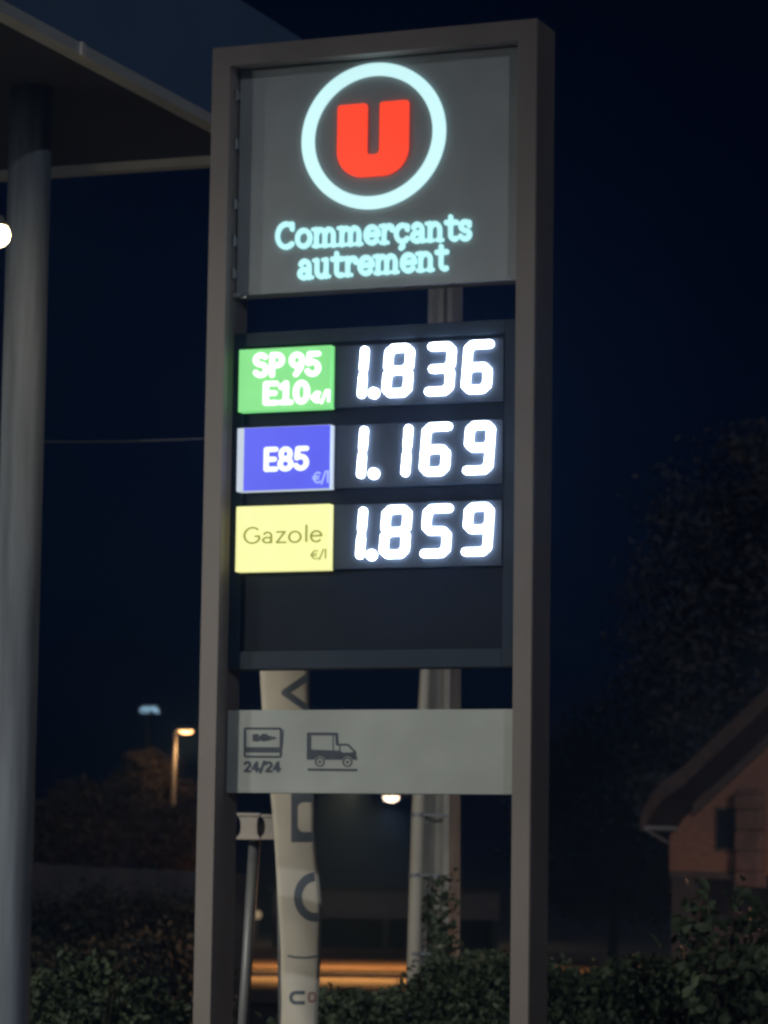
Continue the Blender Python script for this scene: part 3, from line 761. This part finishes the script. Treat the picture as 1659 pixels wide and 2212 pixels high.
# bush at left bottom
b = at_y(190, 2212, 17.5)
bush('bush', 'grey green leafy bush beside the foot of the canopy column', (b.x, 17.5, 0), (.44, .5, .52), 170, 40, .07, .045, M['leaf_hedge'])
b = at_y(355, 2212, 18.5)
bush('bush', 'low sparse bush between the column and the left post of the totem', (b.x, 18.5, 0), (.38, .4, .34), 80, 32, .07, .045, M['leaf_hedge'])
# brown brush on the slope
for i, (px, py, Y, rr, hh, lb) in enumerate(((150, 1908, 44, 1.2, 1.15, 'dim brown brush on the bank, just right of the column'), (300, 1912, 42, 1.3, 1.1, 'dim brown brush in the middle of the bank below the stone wall'),
                                (365, 1925, 40, .7, 1.05, 'dim brown brush partly behind the left post of the totem'), (230, 2000, 31, 1.2, .9, 'dry brush low on the bank behind the leafy bush'), (345, 2035, 29, .5, .75, 'dry brush low on the bank beside the left post'))):
    q = at_y(px, py, Y); gz = ground_z(q.x, Y)-.05
    bush('brush', lb, (q.x, Y, gz), (rr, rr*.8, max((q.z-gz)/2, .3)), 190, 60, .15, .075, M['leaf_brush'], 'brush', 'brown brush on the bank at left')
# ivy climbing the concrete pole
P = []
for _ in range(34):
    px = rng.uniform(925, 990); py = 1890+200*rng.uniform(0, 1)**.7
    q = at_y(px, py, YC-.17); P.append(np.array(q)+rng.normal(size=(7, 3))*np.array([.03, .025, .04]))
P = np.concatenate(P)
ib = np.array([cpo.location.x, YC-.17, 0])
iv = leaf_mesh('ivy', P-ib, .048, M['leaf_hedge']); iv.location = ib; tag(iv, 'ivy climbing the lower part of the concrete pole', 'ivy')

# trees at right, far off and dark
tree('leafy_tree', 'tall dark tree rising behind the timber house at right', (8.4, 56, -1.35), 4.5, (8.4, 56, 5.1), (4.0, 3.6, 4.7), 420, 190, .34, .12, M['leaf_tree'], hollow=.5)
tree('leafy_tree', 'lower dark tree between the totem and the tall tree', (4.6, 62, -1.35), 2.0, (4.7, 62, 2.4), (1.9, 1.6, 2.1), 150, 150, .26, .11, M['leaf_tree'])
# trees at left, lit by the far lamp
q = at_y(318, 1745, 92)
tree('small_tree', 'reddish lit tree standing left of the far street lamp', (q.x, 92, ground_z(0, 92)), 1.8, (q.x, 92, q.z), (1.15, 1.2, 1.65), 170, 110, .18, .10, M['leaf_autumn'])
q = at_y(180, 1790, 84)
tree('small_tree', 'dark low tree beyond the stone wall near the column', (q.x, 84, ground_z(0, 84)), 1.8, (q.x, 84, q.z), (1.5, 1.3, 1.1), 170, 110, .2, .11, M['leaf_autumn'])
q = at_y(395, 1815, 78)
tree('small_tree', 'dim tree beyond the stone wall below the far street lamp', (q.x, 78, ground_z(0, 78)), 1.6, (q.x, 78, q.z), (.75, .9, .8), 110, 90, .15, .10, M['leaf_autumn'])

# ------------------------------------------------------------------ stone wall on the left, shed in the middle
wa = at_y(60, 1862, 60); wb = at_y(440, 1886, 58)
bm = bmesh.new(); n_ = 26
Lw = Vector((wb.x-wa.x+1.2, -2.2, 0))
for i in range(n_):
    t0, t1 = i/n_, (i+1)/n_; z = wa.z+(wb.z-wa.z)*min(t0*1.15, 1)
    s0 = t0*Lw.length; s1 = t1*Lw.length-.006
    box(bm, s0, s1, -.17-.02*rng.random(), .17, -.1+0*z, z+1.35+rng.uniform(-.02, .02), .015)
rw = obj('stone_wall', bm, M['rubble']); rw.location = (wa.x-.4, 60, -1.36); rw.rotation_euler = (0, 0, math.atan2(Lw.y, Lw.x))
tag(rw, 'low dim stone wall running across the bank at left', 'wall')
YG = 95.0
s0 = at_y(590, 1917, YG); s1 = at_y(900, 1985, YG); gz = ground_z(0, YG+2)
shed = empty('low_shed', (s0.x, YG, gz-.2)); tag(shed, 'low dim flat roofed shed with a dark open front beyond the orange road', 'shed')
x1 = s1.x-s0.x+2.5; zt = s0.z-gz+.2; zm = s1.z-gz+.2
bm = bmesh.new(); box(bm, 0, x1, -.1, .0, zm, zt-.06, .01); obj('lintel', bm, M['plaster'], shed)
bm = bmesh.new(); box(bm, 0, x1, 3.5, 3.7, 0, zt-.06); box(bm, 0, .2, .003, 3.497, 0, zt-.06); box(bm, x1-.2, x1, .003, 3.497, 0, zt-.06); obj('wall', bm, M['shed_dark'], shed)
bm = bmesh.new(); box(bm, -.15, x1+.15, -.2, 3.8, zt-.055, zt+.03, .01); obj('roof', bm, M['tile'], shed)
for xx in (.1, x1*.5, x1-.1):
    bm = bmesh.new(); box(bm, xx-.09, xx+.09, -.095, -.005, 0, zm-.003, .01); obj('post', bm, M['shed_dark'], shed)

# ------------------------------------------------------------------ timber house at right
YHo = 45.0
def hz(px, py, Y=YHo): return at_y(px, py, Y)
hb = hz(1446, 1880); gz = ground_z(0, YHo)-.06
HY = R(35)
hou = empty('timber_house', (hb.x, YHo, gz), -HY); tag(hou, 'brown timber gabled house with deep eaves at the right edge', 'house')
HO = Vector((hb.x, YHo, 0)); HT = Vector((math.cos(HY), -math.sin(HY), 0)); HN = Vector((math.sin(HY), math.cos(HY), 0))
def L(px, py, yl=0.0):
    """point of the picture laid on the house's own plane at local depth yl"""
    d = ray(px, py); t = (yl-(CAM-HO).dot(HN))/d.dot(HN); p = CAM+d*t-HO
    return (p.dot(HT), p.z-gz)
eL, m1, m2 = L(1446, 1806), L(1475, 1770), L(1501, 1746)
low = L(1446, 1886); far_ = L(1649, 1607); sl_ = (far_[1]-m2[1])/(far_[0]-m2[0])
APX = 3.2; apz = m2[1]+sl_*(APX-m2[0]); WR = 2*APX
bm = bmesh.new()
prism(bm, [(0, low[1]), (0, eL[1]), m1, m2, (APX, apz), (WR-m2[0], m2[1]), (WR, eL[1]), (WR, low[1])], 'y', 0, .16)
obj('gable_wall', bm, M['wood'], hou)
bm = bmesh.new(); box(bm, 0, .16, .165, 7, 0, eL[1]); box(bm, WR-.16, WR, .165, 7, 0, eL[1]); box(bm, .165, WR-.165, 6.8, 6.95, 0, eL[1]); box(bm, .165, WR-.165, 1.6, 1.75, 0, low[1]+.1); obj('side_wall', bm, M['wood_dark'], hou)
lowR = L(1600, 1882)
bm = bmesh.new(); box(bm, .02, lowR[0], -.03, -.003, low[1]-.07, low[1]+.035, .01); obj('lintel', bm, M['wood_dark'], hou)
p0 = L(1450, 1880); p1 = L(1496, 1880)
bm = bmesh.new(); box(bm, p0[0], p1[0], .0, .20, 0, low[1]-.075, .015); obj('corner_post', bm, M['plaster'], hou)
q0 = L(1590, 1700, -.2); q1 = L(1645, 1918, -.2)
bm = bmesh.new(); zc = q1[1]
while zc < q0[1]-.05:
    hh = rng.uniform(.22, .30); zt = min(zc+hh, q0[1])
    box(bm, q0[0]+rng.uniform(-.012, .012), q1[0]+rng.uniform(-.012, .012), -.26+rng.uniform(-.02, .02), -.035, zc, zt-.025, .035); zc = zt
box(bm, q0[0]+.04, q1[0]-.04, -.22, -.036, q1[1], q0[1]-.03)
obj('pier', bm, M['stone'], hou)
w0 = L(1552, 1750); w1 = L(1588, 1832)
bm = bmesh.new(); box(bm, w0[0]-.04, w1[0]+.03, -.03, -.004, w1[1]-.04, w0[1]+.04, .006); fr = obj('window', bm, M['wood_dark'], hou)
bm = bmesh.new(); box(bm, w0[0], w1[0]-.01, -.036, -.031, w1[1], w0[1]); obj('pane', bm, M['dark_glass'], fr)
# roof: one profile with a kick at the eaves, carried forward over the gable
OV = 1.0
barge = [L(1388, 1788, -OV), L(1408, 1752, -OV), L(1430, 1722, -OV), L(1476, 1690, -OV)]
bz_ = barge[-1][1]+sl_*(APX-barge[-1][0])
lowp = barge+[(APX, bz_)]
def up(p, t): return (p[0], p[1]+t)
bm = bmesh.new()
prism(bm, lowp+[up(p, .17) for p in lowp[::-1]], 'y', -OV, 7.3)
mir = [(WR-p[0], p[1]) for p in lowp]; mir[-1] = (APX+.003, bz_)
prism(bm, mir+[up(p, .17) for p in mir[::-1]], 'y', -OV, 7.3)
obj('roof', bm, M['tile'], hou)
for side in (0, 1):
    bl = lowp if not side else mir
    bm = bmesh.new(); prism(bm, [up(p, -.05) for p in bl]+[up(p, .20) for p in bl[::-1]], 'y', -OV-.05, -OV-.003); obj('barge_board', bm, M['wood_dark'], hou)
bm = bmesh.new(); r0 = L(1497, 1748, -.05); r1 = (APX, r0[1]+sl_*(APX-r0[0]))
prism(bm, [up(r0, -.10), up(r1, -.10), up(r1, .08), up(r0, .08)], 'y', -.06, -.004); obj('rafter', bm, M['wood_dark'], hou)
gA = L(1391, 1790, -OV+.05); gB = L(1441, 1816, -.06)
bm = bmesh.new(); tube(bm, [(gA[0], -OV+.05, gA[1]+.02), (gA[0]+.02, -OV+.12, gA[1]-.03), (gB[0]-.03, -.10, gB[1]), (gB[0]+.01, -.03, gB[1]-.03)], .026, 10)
obj('downpipe', bm, M['galv'], hou, True)
bm = bmesh.new(); tube(bm, [(gA[0]-.03, -OV, gA[1]+.03), (gA[0]-.03, 7.3, gA[1]+.03)], .055, 10); obj('gutter', bm, M['galv'], hou, True)

# ------------------------------------------------------------------ street lamps
def street_lamp(label, head, base_z, arm, rgb, emi, watts, size=(.30, .13, .09), group='street lamps', pole_r=.075, spot=True, cat='street lamp', lightdrop=.16, radius=.12, cone=165, globe=False):
    """head: centre of the lit bowl; arm: vector from the bowl to the pole top"""
    head = Vector(head); px_, py_ = head.x+arm[0], head.y+arm[1]
    t = empty('street_lamp', (px_, py_, base_z)); tag(t, label, cat, group)
    h = head.z-base_z; ax, ay = -arm[0], -arm[1]
    bm = bmesh.new(); tube(bm, [(0, 0, 0), (0, 0, .9), (0, 0, .95), (0, 0, h-.02)], [pole_r*1.5, pole_r*1.4, pole_r*1.1, pole_r*.75], 16); obj('pole', bm, M['lamp_body'], t, True)
    bm = bmesh.new(); tube(bm, [(0, 0, h-.06), (ax*.3, ay*.3, h+.05), (ax*.85, ay*.85, h+.075)], [pole_r*.6, pole_r*.5, pole_r*.4], 10); obj('arm', bm, M['lamp_body'], t, True)
    bm = bmesh.new(); bmesh.ops.create_uvsphere(bm, u_segments=20, v_segments=10, radius=1.0)
    for v in bm.verts: v.co = Vector((v.co.x*size[0]*1.12, v.co.y*size[1]*1.25, max(v.co.z, -.1)*size[2]*1.2))
    hd = obj('lamp_head', bm, M['lamp_body'], t, True); hd.location = (ax, ay, h+(size[2]*1.02 if globe else .02))
    bm = bmesh.new(); bmesh.ops.create_uvsphere(bm, u_segments=20, v_segments=10, radius=1.0)
    for v in bm.verts: v.co = Vector((v.co.x*size[0], v.co.y*size[1], (v.co.z if globe else min(v.co.z, .15))*size[2]))
    gm = emit('lamp_glass', rgb, emi)
    gl = obj('lamp_glass', bm, gm, hd, True); gl.location = (0, 0, -size[2]*.9 if globe else -.012)
    if watts:
        Lt = bpy.data.lights.new('street_lamp_light', 'SPOT' if spot else 'POINT'); Lt.energy = watts; Lt.color = rgb; Lt.shadow_soft_size = radius
        if spot: Lt.spot_size = R(cone); Lt.spot_blend = .6
        lo = bpy.data.objects.new('street_lamp_light', Lt); col.objects.link(lo); lo.location = head+Vector((0, 0, -size[2]-lightdrop))
    return t
h = at_y(-4, 508, 13.2)
gp = empty('globe_lamp', (h.x-.16, 13.2, 0)); tag(gp, 'glaring warm white globe lamp cut by the left edge of the picture, before the column', 'lamp')
bm = bmesh.new(); tube(bm, [(0, 0, 0), (0, 0, .4), (0, 0, .42), (0, 0, h.z+.02)], [.035, .035, .022, .02], 14); obj('pole', bm, M['lamp_body'], gp, True)
bm = bmesh.new(); tube(bm, [(0, 0, h.z+.01), (.05, 0, h.z+.10), (.13, 0, h.z+.115), (.16, 0, h.z+.07)], .011, 10); obj('arm', bm, M['lamp_body'], gp, True)
bm = bmesh.new(); tube(bm, [(.16, 0, h.z+.085), (.16, 0, h.z+.055), (.16, 0, h.z+.04)], [.02, .035, .045], 16); obj('cap', bm, M['lamp_body'], gp, True)
bm = bmesh.new(); bmesh.ops.create_uvsphere(bm, u_segments=24, v_segments=14, radius=.052); gg = obj('globe', bm, emit('globe_glass', (1.0, .74, .40), 40), gp, True); gg.location = (.16, 0, h.z)
Lg = bpy.data.lights.new('globe_lamp_light', 'SPOT'); Lg.energy = 20; Lg.color = (1.0, .78, .48); Lg.shadow_soft_size = .05; Lg.spot_size = R(150); Lg.spot_blend = .6
lo = bpy.data.objects.new('globe_lamp_light', Lg); col.objects.link(lo); lo.location = h+Vector((.055, .02, -.03))
lo.rotation_euler = Vector((-.20, -.75, .62)).to_track_quat('Z', 'Y').to_euler()
h = at_y(402, 1579, 90)
street_lamp('far street lamp with orange lit pole, left of the totem', h, -1.36, (-.32, 0), (1.0, .55, .22), 6, 60, (.22, .14, .09), spot=False, lightdrop=.25)
h = at_y(845, 1721, 130)
street_lamp('distant bright street lamp just under the white info panel', h, -2.4, (1.25, 0), (1.0, .74, .52), 9, 900, (.33, .2, .22), pole_r=.09)
# two more of the street's sodium lamps, standing just outside the picture
street_lamp('sodium street lamp to the right of the timber house, outside the picture', (7.6, 30, 5.2), -1.2, (1.2, 0), (1.0, .55, .32), 8, 5800)
street_lamp('sodium street lamp over the far road, hidden behind the white info panel', (-.8, 74.0, 3.6), -1.36, (2.1, 0), (1.0, .47, .14), 8, 6500, cone=132)

# a small garden lamp, and a lit sign far away on its pylon
q = at_y(556, 1976, 92); gz = ground_z(0, 92)-.05
gl = empty('garden_lamp', (q.x, 92, gz)); tag(gl, 'small dim garden lamp low down between the post and the banner', 'lamp')
bm = bmesh.new(); tube(bm, [(0, 0, 0), (0, 0, q.z-gz-.1)], .03, 8); obj('post', bm, M['lamp_body'], gl)
bm = bmesh.new(); bmesh.ops.create_uvsphere(bm, u_segments=14, v_segments=8, radius=.13); o = obj('globe', bm, emit('dim_globe', (1, .75, .45), .30), gl, True); o.location = (0, 0, q.z-gz)
YI = 150.0; q = at_y(322, 1533, YI)
py_ = empty('lit_pylon_sign', (q.x, YI, -2.35)); tag(py_, 'tiny blue white lit sign floating high in the dark at left', 'sign')
hz_ = q.z+2.35
bm = bmesh.new(); tube(bm, [(0, .15, 0), (0, .15, hz_-.2)], [.18, .12], 10); obj('pole', bm, M['shed_dark'], py_)
bm = bmesh.new(); box(bm, -.55, .55, .02, .28, -.27+hz_, .27+hz_, .02); bd = obj('board', bm, M['shed_dark'], py_)
st = [([(-.40, .0), (-.22, .12), (-.15, -.02)], .05), ([(-.38, -.1), (-.2, -.13)], .045), ([(-.05, .14), (-.04, -.12)], .05), ([(.06, .05), (.16, .12), (.2, -.06)], .055), ([(.3, .13), (.32, -.12)], .045), ([(.38, .02), (.45, -.13)], .05)]
field_mesh('lettering', lambda X, Y: strokes_d(X, Y, st), (-.55, .55, -.27, .27), .02, lambda x, y, d: (x, .02-d, y+hz_), .02, emit('pylon_light', (.42, .72, .95), .9), bd)

# ------------------------------------------------------------------ blue volume added to stand in for lens glare around the lights
bm = bmesh.new(); box(bm, -905, 905, -62, 1405, -3.6, 11.2)
hm = bpy.data.materials.new('glare_volume'); hm.use_nodes = True
n = hm.node_tree.nodes; n.remove(n['Principled BSDF'])
pv = n.new('ShaderNodeVolumePrincipled'); pv.inputs['Color'].default_value = (.20, .45, 1.0, 1); pv.inputs['Density'].default_value = .0033; pv.inputs['Anisotropy'].default_value = .8
hm.node_tree.links.new(pv.outputs[0], n['Material Output'].inputs['Volume'])
obj('glare_haze', bm, hm)['kind'] = 'stuff'
